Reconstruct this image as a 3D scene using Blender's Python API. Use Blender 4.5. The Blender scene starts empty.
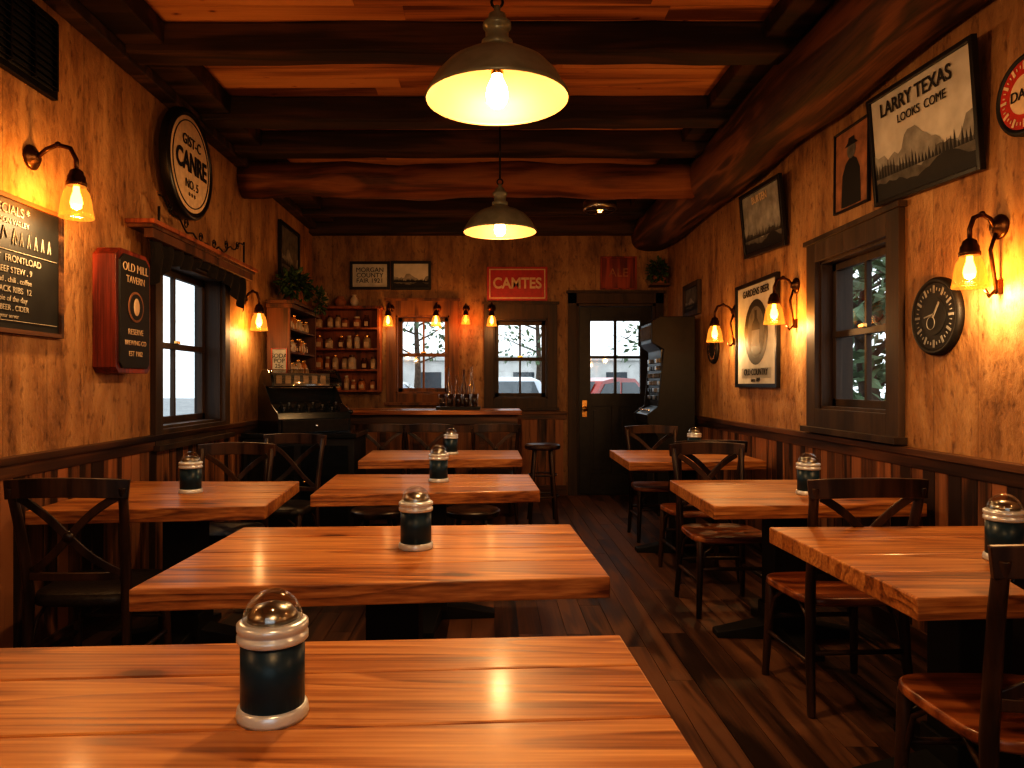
import bpy, math, random
from mathutils import Vector, Matrix, noise
random.seed(7)
rnd = random.uniform
W = 2.10      # half width of the room
D = 8.50      # far wall
YB = -2.2     # wall behind the viewer
CH = 3.30     # ceiling
# ------------------------------------------------------------------ materials
MATS = {}
def newmat(name):
    m = bpy.data.materials.new(name); m.use_nodes = True
    nt = m.node_tree; nt.nodes.clear()
    out = nt.nodes.new('ShaderNodeOutputMaterial')
    b = nt.nodes.new('ShaderNodeBsdfPrincipled')
    nt.links.new(b.outputs[0], out.inputs[0])
    MATS[name] = m
    return m, nt, b, out
def N(nt, t, **k):
    n = nt.nodes.new(t)
    for a, v in k.items(): setattr(n, a, v)
    return n
def ramp(nt, stops):
    r = nt.nodes.new('ShaderNodeValToRGB')
    e = r.color_ramp.elements
    while len(e) > 1: e.remove(e[-1])
    e[0].position = stops[0][0]; e[0].color = (*stops[0][1], 1)
    for p, c in stops[1:]:
        x = e.new(p); x.color = (*c, 1)
    return r
def plain(name, col, rough=.5, metal=0, var=.12, scale=12, bump=.0, spec=.5, emit=None, es=0, coat=0):
    m, nt, b, out = newmat(name)
    tc = N(nt, 'ShaderNodeTexCoord')
    n = N(nt, 'ShaderNodeTexNoise'); n.inputs['Scale'].default_value = scale; n.inputs['Detail'].default_value = 6
    nt.links.new(tc.outputs['Object'], n.inputs['Vector'])
    r = ramp(nt, [(.3, tuple(c*(1-var) for c in col)), (.7, tuple(min(1, c*(1+var)) for c in col))])
    nt.links.new(n.outputs['Fac'], r.inputs[0]); nt.links.new(r.outputs[0], b.inputs['Base Color'])
    b.inputs['Roughness'].default_value = rough; b.inputs['Metallic'].default_value = metal
    b.inputs['Specular IOR Level'].default_value = spec
    b.inputs['Coat Weight'].default_value = coat
    if bump:
        bp = N(nt, 'ShaderNodeBump'); bp.inputs['Strength'].default_value = bump; bp.inputs['Distance'].default_value = .01
        nt.links.new(n.outputs['Fac'], bp.inputs['Height']); nt.links.new(bp.outputs[0], b.inputs['Normal'])
    if emit:
        b.inputs['Emission Color'].default_value = (*emit, 1); b.inputs['Emission Strength'].default_value = es
    return m
def wood(name, dark, mid, light, grain='X', freq=5.0, rings=26, rough=.35, bump=.25, islandvar=.35, coat=0, contrast=1.0, stretch=.12, lo=.22, hi=.76, knots=0, saw=False, fine=.45):
    m, nt, b, out = newmat(name)
    L = nt.links.new
    tc = N(nt, 'ShaderNodeTexCoord'); geo = N(nt, 'ShaderNodeNewGeometry')
    mul = N(nt, 'ShaderNodeMath', operation='MULTIPLY'); mul.inputs[1].default_value = 37.0
    L(geo.outputs['Random Per Island'], mul.inputs[0])
    add = N(nt, 'ShaderNodeVectorMath', operation='ADD')
    L(tc.outputs['Object'], add.inputs[0]); L(mul.outputs[0], add.inputs[1])
    mp = N(nt, 'ShaderNodeMapping')
    s = [1, 1, 1]; s['XYZ'.index(grain)] = stretch
    mp.inputs['Scale'].default_value = s
    L(add.outputs[0], mp.inputs['Vector'])
    n1 = N(nt, 'ShaderNodeTexNoise'); n1.inputs['Scale'].default_value = freq; n1.inputs['Detail'].default_value = 2; n1.inputs['Distortion'].default_value = .6
    L(mp.outputs[0], n1.inputs['Vector'])
    m2 = N(nt, 'ShaderNodeMath', operation='MULTIPLY'); m2.inputs[1].default_value = rings
    L(n1.outputs['Fac'], m2.inputs[0])
    if saw:
        sn = N(nt, 'ShaderNodeMath', operation='FRACT'); L(m2.outputs[0], sn.inputs[0])
        mr = ramp(nt, [(0, (1, 1, 1)), (.45, (.75, .75, .75)), (.80, (.15, .15, .15)), (.90, (0, 0, 0)), (1, (1, 1, 1))]); L(sn.outputs[0], mr.inputs[0])
    else:
        sn = N(nt, 'ShaderNodeMath', operation='SINE'); L(m2.outputs[0], sn.inputs[0])
        mr = N(nt, 'ShaderNodeMapRange'); mr.inputs[1].default_value = -1; mr.inputs[2].default_value = 1
        L(sn.outputs[0], mr.inputs[0])
    mp2 = N(nt, 'ShaderNodeMapping'); s2 = [1, 1, 1]; s2['XYZ'.index(grain)] = .03
    mp2.inputs['Scale'].default_value = s2; L(add.outputs[0], mp2.inputs['Vector'])
    n2 = N(nt, 'ShaderNodeTexNoise'); n2.inputs['Scale'].default_value = 90; n2.inputs['Detail'].default_value = 4
    L(mp2.outputs[0], n2.inputs['Vector'])
    n3 = N(nt, 'ShaderNodeTexNoise'); n3.inputs['Scale'].default_value = freq*.7; n3.inputs['Detail'].default_value = 5
    L(mp.outputs[0], n3.inputs['Vector'])
    a1 = N(nt, 'ShaderNodeMath', operation='MULTIPLY'); a1.inputs[1].default_value = .38*contrast; L(mr.outputs[0], a1.inputs[0])
    a2 = N(nt, 'ShaderNodeMath', operation='MULTIPLY_ADD'); a2.inputs[1].default_value = fine; L(n2.outputs['Fac'], a2.inputs[0]); L(a1.outputs[0], a2.inputs[2])
    a3 = N(nt, 'ShaderNodeMath', operation='MULTIPLY_ADD'); a3.inputs[1].default_value = .6; L(n3.outputs['Fac'], a3.inputs[0]); L(a2.outputs[0], a3.inputs[2])
    a4 = N(nt, 'ShaderNodeMath', operation='MULTIPLY_ADD'); a4.inputs[1].default_value = islandvar; L(geo.outputs['Random Per Island'], a4.inputs[0]); L(a3.outputs[0], a4.inputs[2])
    off = N(nt, 'ShaderNodeMath', operation='SUBTRACT'); off.inputs[1].default_value = (.22 if saw else .19)*contrast+.3+fine/2-.5+islandvar*.5; L(a4.outputs[0], off.inputs[0])
    r = ramp(nt, [(lo, dark), (.48, mid), (hi, light)]); L(off.outputs[0], r.inputs[0])
    col = r.outputs[0]
    if knots:
        mk = N(nt, 'ShaderNodeMapping'); sk = [1, 1, 1]; sk['XYZ'.index(grain)] = .45; mk.inputs['Scale'].default_value = sk
        nd = N(nt, 'ShaderNodeTexNoise'); nd.inputs['Scale'].default_value = 14; L(add.outputs[0], nd.inputs['Vector'])
        vm = N(nt, 'ShaderNodeVectorMath', operation='MULTIPLY_ADD'); vm.inputs[1].default_value = (.04, .04, .04); L(nd.outputs['Color'], vm.inputs[0]); L(add.outputs[0], vm.inputs[2])
        L(vm.outputs[0], mk.inputs['Vector'])
        vo = N(nt, 'ShaderNodeTexVoronoi'); vo.inputs['Scale'].default_value = knots; L(mk.outputs[0], vo.inputs['Vector'])
        kr = ramp(nt, [(.0, (.12, .07, .05)), (.055, (.30, .2, .15)), (.085, (.75, .6, .5)), (.14, (1, 1, 1))]); L(vo.outputs['Distance'], kr.inputs[0])
        mx = N(nt, 'ShaderNodeMix', data_type='RGBA', blend_type='MULTIPLY'); mx.inputs[0].default_value = .85
        L(col, mx.inputs[6]); L(kr.outputs[0], mx.inputs[7]); col = mx.outputs[2]
    L(col, b.inputs['Base Color'])
    b.inputs['Coat Weight'].default_value = coat; b.inputs['Coat Roughness'].default_value = .15
    rr = N(nt, 'ShaderNodeMapRange'); rr.inputs[3].default_value = rough*.75; rr.inputs[4].default_value = min(1, rough*1.4)
    L(a3.outputs[0], rr.inputs[0]); L(rr.outputs[0], b.inputs['Roughness'])
    bp = N(nt, 'ShaderNodeBump'); bp.inputs['Strength'].default_value = bump; bp.inputs['Distance'].default_value = .004
    L(a2.outputs[0], bp.inputs['Height']); L(bp.outputs[0], b.inputs['Normal'])
    return m
wood('table_wood', (.115, .034, .009), (.40, .165, .048), (.64, .34, .125), 'X', 3.2, 13, .34, .16, .18, coat=.10, contrast=.70, lo=.14, hi=.82, knots=3.0, saw=True, stretch=.10, fine=.85)
wood('floor_wood', (.028, .013, .007), (.095, .044, .023), (.18, .088, .046), 'Y', 5, 24, .46, .3, .5, coat=.0)
wood('ceiling_wood', (.20, .085, .035), (.56, .28, .12), (.74, .42, .20), 'X', 3.5, 16, .6, .2, .3, knots=9)
wood('beam_wood', (.018, .010, .007), (.052, .028, .017), (.11, .060, .034), 'X', 5, 20, .6, .6, .2)
wood('log_wood', (.05, .018, .008), (.17, .062, .024), (.28, .12, .046), 'X', 6, 20, .55, .7, .1)
wood('log_wood_y', (.025, .011, .006), (.10, .045, .021), (.22, .10, .047), 'Y', 6, 20, .6, .8, .1)
wood('wainscot_wood', (.028, .013, .007), (.16, .070, .030), (.34, .155, .07), 'Z', 6, 18, .5, .4, .6)
wood('trim_wood', (.018, .009, .006), (.065, .028, .012), (.15, .067, .028), 'X', 6, 18, .4, .3, .2)
wood('window_wood', (.020, .012, .008), (.048, .029, .018), (.09, .056, .035), 'Z', 8, 14, .5, .25, .2, contrast=.6)
wood('window_wood_warm', (.05, .019, .009), (.14, .055, .02), (.23, .10, .036), 'Z', 8, 14, .5, .3, .2)
wood('chair_wood', (.010, .006, .004), (.030, .015, .009), (.07, .034, .018), 'Z', 9, 14, .3, .15, .2)
wood('seat_wood', (.07, .020, .007), (.25, .082, .024), (.42, .165, .055), 'X', 7, 22, .28, .15, .1, coat=.2)
wood('shelf_wood', (.06, .017, .007), (.24, .068, .024), (.38, .125, .045), 'Z', 8, 14, .5, .2, .2)
wood('hutch_wood', (.022, .009, .006), (.08, .032, .015), (.15, .063, .03), 'Z', 8, 14, .5, .2, .2)
wood('bar_wood', (.10, .03, .010), (.38, .14, .035), (.58, .25, .07), 'X', 5, 20, .25, .2, .2)
wood('redbox_wood', (.07, .012, .007), (.22, .034, .015), (.33, .062, .023), 'Z', 6, 20, .35, .2, .2)
def wallmat(name, tint=1.0):
    m, nt, b, out = newmat(name); L = nt.links.new
    tc = N(nt, 'ShaderNodeTexCoord'); sep = N(nt, 'ShaderNodeSeparateXYZ'); L(tc.outputs['Object'], sep.inputs[0])
    mp = N(nt, 'ShaderNodeMapping'); mp.inputs['Scale'].default_value = (1, 1, .30); L(tc.outputs['Object'], mp.inputs[0])
    n1 = N(nt, 'ShaderNodeTexNoise'); n1.inputs['Scale'].default_value = 5; n1.inputs['Detail'].default_value = 10; n1.inputs['Roughness'].default_value = .70; n1.inputs['Distortion'].default_value = .25
    L(mp.outputs[0], n1.inputs[0])
    mp2 = N(nt, 'ShaderNodeMapping'); mp2.inputs['Scale'].default_value = (1, 1, .5); L(tc.outputs['Object'], mp2.inputs[0])
    n2 = N(nt, 'ShaderNodeTexNoise'); n2.inputs['Scale'].default_value = 24; n2.inputs['Detail'].default_value = 6; n2.inputs['Roughness'].default_value = .6; L(mp2.outputs[0], n2.inputs[0])
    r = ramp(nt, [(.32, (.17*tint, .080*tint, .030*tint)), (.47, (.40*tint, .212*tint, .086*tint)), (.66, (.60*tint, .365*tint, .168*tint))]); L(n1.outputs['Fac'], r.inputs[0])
    spot = ramp(nt, [(.32, (.25, .16, .10)), (.45, (1, 1, 1))]); L(n2.outputs['Fac'], spot.inputs[0])
    mx = N(nt, 'ShaderNodeMix', data_type='RGBA', blend_type='MULTIPLY'); mx.inputs[0].default_value = .7
    L(r.outputs[0], mx.inputs[6]); L(spot.outputs[0], mx.inputs[7])
    dv = N(nt, 'ShaderNodeMath', operation='DIVIDE'); dv.inputs[1].default_value = .31; L(sep.outputs[0], dv.inputs[0])
    fr = N(nt, 'ShaderNodeMath', operation='FRACT'); L(dv.outputs[0], fr.inputs[0])
    seam = ramp(nt, [(.0, (.25, .25, .25)), (.012, (.5, .5, .5)), (.025, (1, 1, 1))]); L(fr.outputs[0], seam.inputs[0])
    mx2 = N(nt, 'ShaderNodeMix', data_type='RGBA', blend_type='MULTIPLY'); mx2.inputs[0].default_value = .6
    L(mx.outputs[2], mx2.inputs[6]); L(seam.outputs[0], mx2.inputs[7])
    L(mx2.outputs[2], b.inputs['Base Color']); b.inputs['Roughness'].default_value = .58
    sm = N(nt, 'ShaderNodeMath', operation='ADD'); L(n1.outputs['Fac'], sm.inputs[0]); L(n2.outputs['Fac'], sm.inputs[1])
    bp = N(nt, 'ShaderNodeBump'); bp.inputs['Strength'].default_value = .6; bp.inputs['Distance'].default_value = .018
    L(sm.outputs[0], bp.inputs['Height']); L(bp.outputs[0], b.inputs['Normal'])
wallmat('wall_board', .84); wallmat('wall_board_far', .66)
plain('black_paint', (.010, .009, .008), .35, 0, .3, 20)
plain('black_matte', (.008, .007, .006), .6, 0, .3, 20)
plain('black_metal', (.018, .016, .014), .42, .6, .3, 30)
plain('bronze', (.09, .045, .02), .38, .9, .3, 30)
plain('chrome', (.82, .80, .77), .15, 1, .05, 10)
plain('ring_metal', (.60, .65, .72), .28, .35, .04, 10)
plain('brass', (.75, .45, .15), .25, 1, .1, 10)
plain('black_gloss', (.008, .012, .015), .2, 0, .2, 10, coat=.4)
plain('navy_enamel', (.009, .034, .062), .36, 0, .05, 3, spec=.4)
plain('leather', (.018, .013, .010), .42, 0, .3, 60, bump=.3)
plain('fabric', (.012, .009, .007), .9, 0, .3, 80, bump=.3)
plain('shade_out', (.20, .225, .20), .33, .2, .2, 15, bump=.1)
plain('shade_in', (.120, .070, .028), .5, 0, .05, 10)
plain('cream', (.66, .50, .33), .6, 0, .12, 25)
plain('paper', (.52, .50, .46), .7, 0, .15, 9)
plain('paper_dark', (.12, .115, .105), .7, 0, .4, 14)
plain('paper_grey', (.26, .255, .24), .7, 0, .35, 12)
plain('paper_brown', (.30, .14, .07), .7, 0, .35, 12)
plain('ink', (.012, .011, .010), .6, 0, .2, 20)
plain('chalk', (.42, .38, .31), .9, 0, .35, 60)
plain('slate', (.010, .010, .009), .6, 0, .5, 6)
plain('red', (.45, .035, .02), .45, 0, .15, 20)
plain('sign_red', (.45, .025, .015), .45, 0, .15, 20)  # own red of the tavern sign panel
plain('green_leaf', (.045, .085, .022), .5, 0, .5, 30)
plain('tree_leaf', (.13, .18, .10), .6, 0, .5, 3)
plain('bark', (.10, .07, .05), .9, 0, .4, 10, bump=.5)
plain('terracotta', (.36, .15, .07), .7, 0, .2, 20)
plain('ceramic', (.45, .33, .21), .4, 0, .2, 20)
plain('jar_amber', (.50, .20, .05), .2, 0, .3, 20)
plain('jar_dark', (.10, .04, .02), .2, 0, .3, 20)
plain('jar_white', (.58, .50, .40), .3, 0, .1, 20)
plain('steel', (.35, .34, .32), .3, 1, .1, 20)
plain('asphalt', (.34, .34, .34), .9, 0, .2, 2)
plain('facade', (.60, .59, .57), .9, 0, .15, 1)
plain('car_white', (.50, .54, .60), .3, 0, .03, 3, coat=.5)
plain('car_red', (.35, .03, .02), .3, 0, .03, 3, coat=.5)
plain('tyre', (.02, .02, .02), .8, 0, .1, 10)
plain('car_glass', (.05, .06, .07), .08, 0, .1, 3)
plain('roomglow_lamp', (1, .55, .2), .4, 0, .02, 3, emit=(1, .55, .18), es=5)
plain('bulb', (1, .8, .5), .4, 0, .02, 3, emit=(1, .70, .32), es=10)
plain('bulb_small', (1, .7, .3), .4, 0, .02, 3, emit=(1, .60, .18), es=8)
plain('bulb_red', (1, .3, .1), .4, 0, .02, 3, emit=(1, .20, .04), es=6)
def clear(name, col, gl=.12, rough=.03, gcol=(1, 1, 1), emit=None, es=0, edge=.5):
    m = bpy.data.materials.new(name); m.use_nodes = True; nt = m.node_tree; nt.nodes.clear()
    out = N(nt, 'ShaderNodeOutputMaterial'); tr = N(nt, 'ShaderNodeBsdfTransparent'); tr.inputs[0].default_value = (*col, 1)
    g = N(nt, 'ShaderNodeBsdfGlossy'); g.inputs[0].default_value = (*gcol, 1); g.inputs['Roughness'].default_value = rough
    lw = N(nt, 'ShaderNodeLayerWeight'); lw.inputs[0].default_value = .5
    pw = N(nt, 'ShaderNodeMath', operation='POWER'); pw.inputs[1].default_value = 4; nt.links.new(lw.outputs['Facing'], pw.inputs[0])
    ad = N(nt, 'ShaderNodeMath', operation='MULTIPLY_ADD'); ad.inputs[1].default_value = edge; ad.inputs[2].default_value = gl; ad.use_clamp = True
    nt.links.new(pw.outputs[0], ad.inputs[0])
    mx = N(nt, 'ShaderNodeMixShader'); nt.links.new(ad.outputs[0], mx.inputs[0])
    nt.links.new(tr.outputs[0], mx.inputs[1]); nt.links.new(g.outputs[0], mx.inputs[2])
    last = mx
    if emit:
        e = N(nt, 'ShaderNodeEmission'); e.inputs[0].default_value = (*emit, 1); e.inputs[1].default_value = es
        a = N(nt, 'ShaderNodeAddShader'); nt.links.new(mx.outputs[0], a.inputs[0]); nt.links.new(e.outputs[0], a.inputs[1]); last = a
    nt.links.new(last.outputs[0], out.inputs[0]); MATS[name] = m
clear('window_glass', (.97, .98, .98), .03, edge=.3)
clear('jar_glass', (1, .72, .36), .04, .10, (1, .7, .4), (1, .45, .08), .36, edge=.25)
clear('dome_glass', (.86, .87, .87), .12, .05, edge=.7)
# ------------------------------------------------------------------ mesh builder
class B:
    def __init__(s): s.v = []; s.f = []; s.m = []; s.sm = []; s.mats = []; s.M = Matrix()
    def add(s, vs, fs, mat, smooth=False):
        o = len(s.v); s.v += [s.M @ Vector(v) for v in vs]
        if mat not in s.mats: s.mats.append(mat)
        k = s.mats.index(mat)
        for f in fs: s.f.append([o+i for i in f]); s.m.append(k); s.sm.append(smooth)
        return s
    def box(s, c, size, mat, rot=None):
        x, y, z = [a/2 for a in size]
        vs = [Vector((i*x, j*y, k*z)) for i in (-1, 1) for j in (-1, 1) for k in (-1, 1)]
        if rot: R = Matrix.Rotation(rot[1], 3, rot[0]); vs = [R @ v for v in vs]
        vs = [v+Vector(c) for v in vs]
        return s.add(vs, [(0, 1, 3, 2), (4, 6, 7, 5), (0, 4, 5, 1), (2, 3, 7, 6), (0, 2, 6, 4), (1, 5, 7, 3)], mat)
    def bb(s, x0, x1, y0, y1, z0, z1, mat): return s.box(((x0+x1)/2, (y0+y1)/2, (z0+z1)/2), (abs(x1-x0), abs(y1-y0), abs(z1-z0)), mat)
    def lathe(s, prof, mat, c=(0, 0, 0), seg=24, axis='Z', smooth=True, sx=1, sy=1):
        vs = []; fs = []; n = len(prof)
        for i in range(seg):
            a = 2*math.pi*i/seg
            for r, z in prof:
                p = (r*math.cos(a)*sx, r*math.sin(a)*sy, z)
                if axis == 'Y': p = (p[0], -p[2], p[1])      # profile height grows toward -Y
                if axis == 'X': p = (p[2], p[0], p[1])
                vs.append((p[0]+c[0], p[1]+c[1], p[2]+c[2]))
        for i in range(seg):
            j = (i+1) % seg
            for k in range(n-1): fs.append((i*n+k, j*n+k, j*n+k+1, i*n+k+1))
        if prof[0][0] > 1e-5: fs.append([i*n for i in range(seg)][::-1])
        if prof[-1][0] > 1e-5: fs.append([i*n+n-1 for i in range(seg)])
        return s.add(vs, fs, mat, smooth)
    def shell(s, prof, mat, c=(0, 0, 0), seg=32):
        vs = []; fs = []; n = len(prof)
        for i in range(seg):
            a = 2*math.pi*i/seg
            for r, z in prof: vs.append((r*math.cos(a)+c[0], r*math.sin(a)+c[1], z+c[2]))
        for i in range(seg):
            j = (i+1) % seg
            for k in range(n-1): fs.append((i*n+k, j*n+k, j*n+k+1, i*n+k+1))
        return s.add(vs, fs, mat, True)
    def sweep(s, pts, sec, mat, ref=(0, 0, 1), closed=False, smooth=True, scl=None):
        pts = [Vector(p) for p in pts]; n = len(pts); k = len(sec); vs = []; fs = []
        up = Vector(ref)
        for i, p in enumerate(pts):
            if closed: t = pts[(i+1) % n]-pts[i-1]
            else: t = pts[min(i+1, n-1)]-pts[max(i-1, 0)]
            t.normalize(); side = t.cross(up)
            if side.length < 1e-4: side = t.orthogonal()
            side.normalize(); up = side.cross(t).normalized()
            q = scl[i] if scl else 1
            for a, b in sec: vs.append(p+side*a*q+up*b*q)
        m = n if closed else n-1
        for i in range(m):
            for j in range(k):
                fs.append((i*k+j, i*k+(j+1) % k, ((i+1) % n)*k+(j+1) % k, ((i+1) % n)*k+j))
        if not closed: fs.append(list(range(k))[::-1]); fs.append([(n-1)*k+j for j in range(k)])
        return s.add(vs, fs, mat, smooth)
    def tube(s, pts, r, mat, seg=8, closed=False, scl=None, ref=(0, 0, 1)):
        return s.sweep(pts, [(r*math.cos(2*math.pi*i/seg), r*math.sin(2*math.pi*i/seg)) for i in range(seg)], mat, ref, closed, True, scl)
    def strip(s, pts, w, h, mat, ref=(0, 0, 1)):
        return s.sweep(pts, [(-w/2, -h/2), (w/2, -h/2), (w/2, h/2), (-w/2, h/2)], mat, ref, False, False)
    def ext(s, poly, plane, a, b, mat, smooth=False):
        n = len(poly)
        def P(u, v, w): return {'XZ': (u, w, v), 'YZ': (w, u, v), 'XY': (u, v, w)}[plane]
        vs = [P(u, v, a) for u, v in poly]+[P(u, v, b) for u, v in poly]
        fs = [list(range(n))[::-1], [n+i for i in range(n)]]+[(i, (i+1) % n, n+(i+1) % n, n+i) for i in range(n)]
        return s.add(vs, fs, mat, smooth)
    def flat(s, poly, y, mat): return s.add([(u, y, v) for u, v in poly], [list(range(len(poly)))], mat)
    def ball(s, c, r, mat, seg=14, rings=8):
        if not isinstance(r, tuple): r = (r, r, r)
        pr = [(math.sin(math.pi*i/rings), -math.cos(math.pi*i/rings)) for i in range(rings+1)]
        vs = []; fs = []
        for i in range(seg):
            a = 2*math.pi*i/seg
            for q, z in pr: vs.append((c[0]+q*math.cos(a)*r[0], c[1]+q*math.sin(a)*r[1], c[2]+z*r[2]))
        n = rings+1
        for i in range(seg):
            j = (i+1) % seg
            for k in range(rings): fs.append((i*n+k, j*n+k, j*n+k+1, i*n+k+1))
        return s.add(vs, fs, mat, True)
    def done(s, name, loc=(0, 0, 0), rz=0, bevel=0, fix=True, parent=None, seg=2):
        import bmesh
        me = bpy.data.meshes.new(name); me.from_pydata([tuple(v) for v in s.v], [], s.f)
        for m in s.mats: me.materials.append(MATS[m])
        for p, k, sm in zip(me.polygons, s.m, s.sm): p.material_index = k; p.use_smooth = sm
        if fix:
            bm = bmesh.new(); bm.from_mesh(me)
            bmesh.ops.recalc_face_normals(bm, faces=bm.faces); bm.to_mesh(me); bm.free()
        o = bpy.data.objects.new(name, me); bpy.context.collection.objects.link(o)
        o.location = loc; o.rotation_euler = (0, 0, rz)
        if bevel:
            b = o.modifiers.new('bevel', 'BEVEL'); b.width = bevel; b.segments = seg; b.limit_method = 'ANGLE'; b.angle_limit = math.radians(40)
        if parent: o.parent = parent
        return o
def text(parent, body, loc, size, mat, name='lettering', sx=1.0, bold=0, tilt=0):
    c = bpy.data.curves.new(name, 'FONT'); c.body = body; c.size = size; c.align_x = 'CENTER'; c.align_y = 'CENTER'
    c.extrude = .0012; c.offset = bold; c.space_line = .85
    o = bpy.data.objects.new(name, c); bpy.context.collection.objects.link(o)
    o.rotation_euler = (math.pi/2, tilt, 0); o.location = loc; o.scale = (sx, 1, 1); c.materials.append(MATS[mat]); o.parent = parent
    return o
def light(name, loc, energy, col, r=.04, parent=None):
    l = bpy.data.lights.new(name, 'POINT'); l.energy = energy; l.color = col; l.shadow_soft_size = r
    o = bpy.data.objects.new(name, l); bpy.context.collection.objects.link(o); o.location = loc
    if parent: o.parent = parent
    return o
LW = math.pi/2; RW = -math.pi/2
# ------------------------------------------------------------------ room shell
def wall(name, u0, u1, z1, ops, loc, rz, mat):
    b = B(); u = u0; T = .2
    for (a, c, zl, zh) in sorted(ops):
        b.bb(u, a, 0, T, 0, z1, mat)
        if zl > 0: b.bb(a, c, 0, T, 0, zl, mat)
        b.bb(a, c, 0, T, zh, z1, mat); u = c
    b.bb(u, u1, 0, T, 0, z1, mat)
    return b.done(name, loc, rz)
wall('wall_left', YB, D, CH, [(4.55, 5.62, 1.02, 2.12)], (-W, 0, 0), LW, 'wall_board')
wall('wall_right', -D, -YB, CH, [(-4.58, -3.76, 1.15, 2.08)], (W, 0, 0), RW, 'wall_board')
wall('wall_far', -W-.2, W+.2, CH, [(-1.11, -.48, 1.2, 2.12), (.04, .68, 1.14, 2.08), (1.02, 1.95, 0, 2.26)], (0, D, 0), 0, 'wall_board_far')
wall('wall_behind', -W-.2, W+.2, CH, [(-1.2, 1.2, .95, 2.4)], (0, YB, 0), math.pi, 'wall_board')  # opening here is for the added fill window
b = B()
x = -W
while x < W-.01:
    w = min(.125, W-x); y = YB-rnd(0, 1.5)
    while y < D:
        L = rnd(1.2, 2.4); y0 = max(y, YB); y1 = min(y+L, D)
        if y1 > y0+.01: b.bb(x+.0015, x+w-.0015, y0+.001, y1-.0015, -.02, 0, 'floor_wood')
        y += L
    x += w
b.bb(-W-.2, W+.2, YB-.2, D+.2, -.15, -.006, 'black_paint')
b.done('floor', bevel=0)
b = B(); y = YB
while y < D:
    x = -W-rnd(0, 1.2)
    while x < W:
        L = rnd(1.3, 2.6); x0 = max(x, -W); x1 = min(x+L, W)
        if x1 > x0: b.bb(x0+.001, x1-.001, y+.003, min(y+.15, D)-.003, CH, CH+.02, 'ceiling_wood')
        x += L
    y += .15
b.bb(-W-.2, W+.2, YB-.2, D+.2, CH+.012, CH+.15, 'black_paint')
b.done('ceiling')
for yc in (-1.9, -.1, 1.0, 2.0, 3.0, 4.035, 5.055, 5.72, 6.75, 7.75):
    b = B(); n = 14
    pts = [(-W+2*W*i/n, yc+rnd(-.006, .006), CH-.088+rnd(-.006, .006)) for i in range(n+1)]
    b.strip(pts, .17, .175, 'beam_wood'); b.done('ceiling_beam', bevel=.015)
b = B(); b.bb(-W, W, D-.16, D-.001, 3.06, CH, 'beam_wood'); b.done('ceiling_beam', bevel=.01)
b = B(); n = 26
b.tube([(-W+(W*2-.35)*i/n, 6.10+.012*math.sin(i*.8), 3.03+.012*math.sin(i*.5)) for i in range(n+1)], .145, 'log_wood', 14, scl=[1+.05*math.sin(i*1.3)+rnd(-.02, .02) for i in range(n+1)])
b.done('log_beam')
b = B(); n = 50
sec = [(.24*math.copysign(abs(math.cos(t))**.7, math.cos(t)), .19*math.copysign(abs(math.sin(t))**.7, math.sin(t))) for t in [2*math.pi*i/18 for i in range(18)]]
b.sweep([(1.885+.012*math.sin(i*.55), YB+(D-.02-YB)*i/n, 3.05+.012*math.sin(i*.8)) for i in range(n+1)], sec, 'log_wood_y', scl=[1+.03*math.sin(i*1.1)+rnd(-.015, .015) for i in range(n+1)])
b.done('log_beam')
b = B(); b.bb(-W, -1.79, YB, D-.2, 3.17, CH, 'beam_wood'); b.bb(-W, -2.0, YB, D-.2, 3.10, 3.17, 'beam_wood'); b.done('trim_1', bevel=.01)
b = B(); b.bb(1.50, 1.70, YB, D-.2, 3.20, CH, 'beam_wood'); b.done('trim_2', bevel=.01)
def wains(name, u0, u1, gaps, loc, rz, top=.955):
    b = B(); u = u0
    while u < u1-.01:
        w = min(rnd(.085, .115), u1-u)
        if not any(a < u+w/2 < c for a, c in gaps): b.bb(u+.002, u+w-.002, -.018-rnd(0, .004), -.001, .0, top, 'wainscot_wood')
        u += w
    cuts = [u0]+[q for g in sorted(gaps) for q in g]+[u1]
    for a, c in zip(cuts[::2], cuts[1::2]):
        b.bb(a, c, -.045, -.001, top, top+.035, 'trim_wood'); b.bb(a, c, -.03, -.02, top-.06, top, 'trim_wood')
    return b.done(name, loc, rz, bevel=.003)
wains('trim_3', YB, D, [], (-W, 0, 0), LW)
wains('trim_4', -D, -YB, [], (W, 0, 0), RW)
wains('trim_5', -W+.05, W-.05, [(.9, W-.05)], (0, D, 0), 0)
for nm, u0, u1, loc, rz in (('baseboard_left', YB, D, (-W, 0, 0), LW), ('baseboard_right', -D, -YB, (W, 0, 0), RW), ('baseboard_far', -W+.05, .9, (0, D, 0), 0)):
    b = B(); b.bb(u0, u1, -.036, -.023, 0, .12, 'trim_wood'); b.done(nm, loc, rz, bevel=.003)
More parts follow.
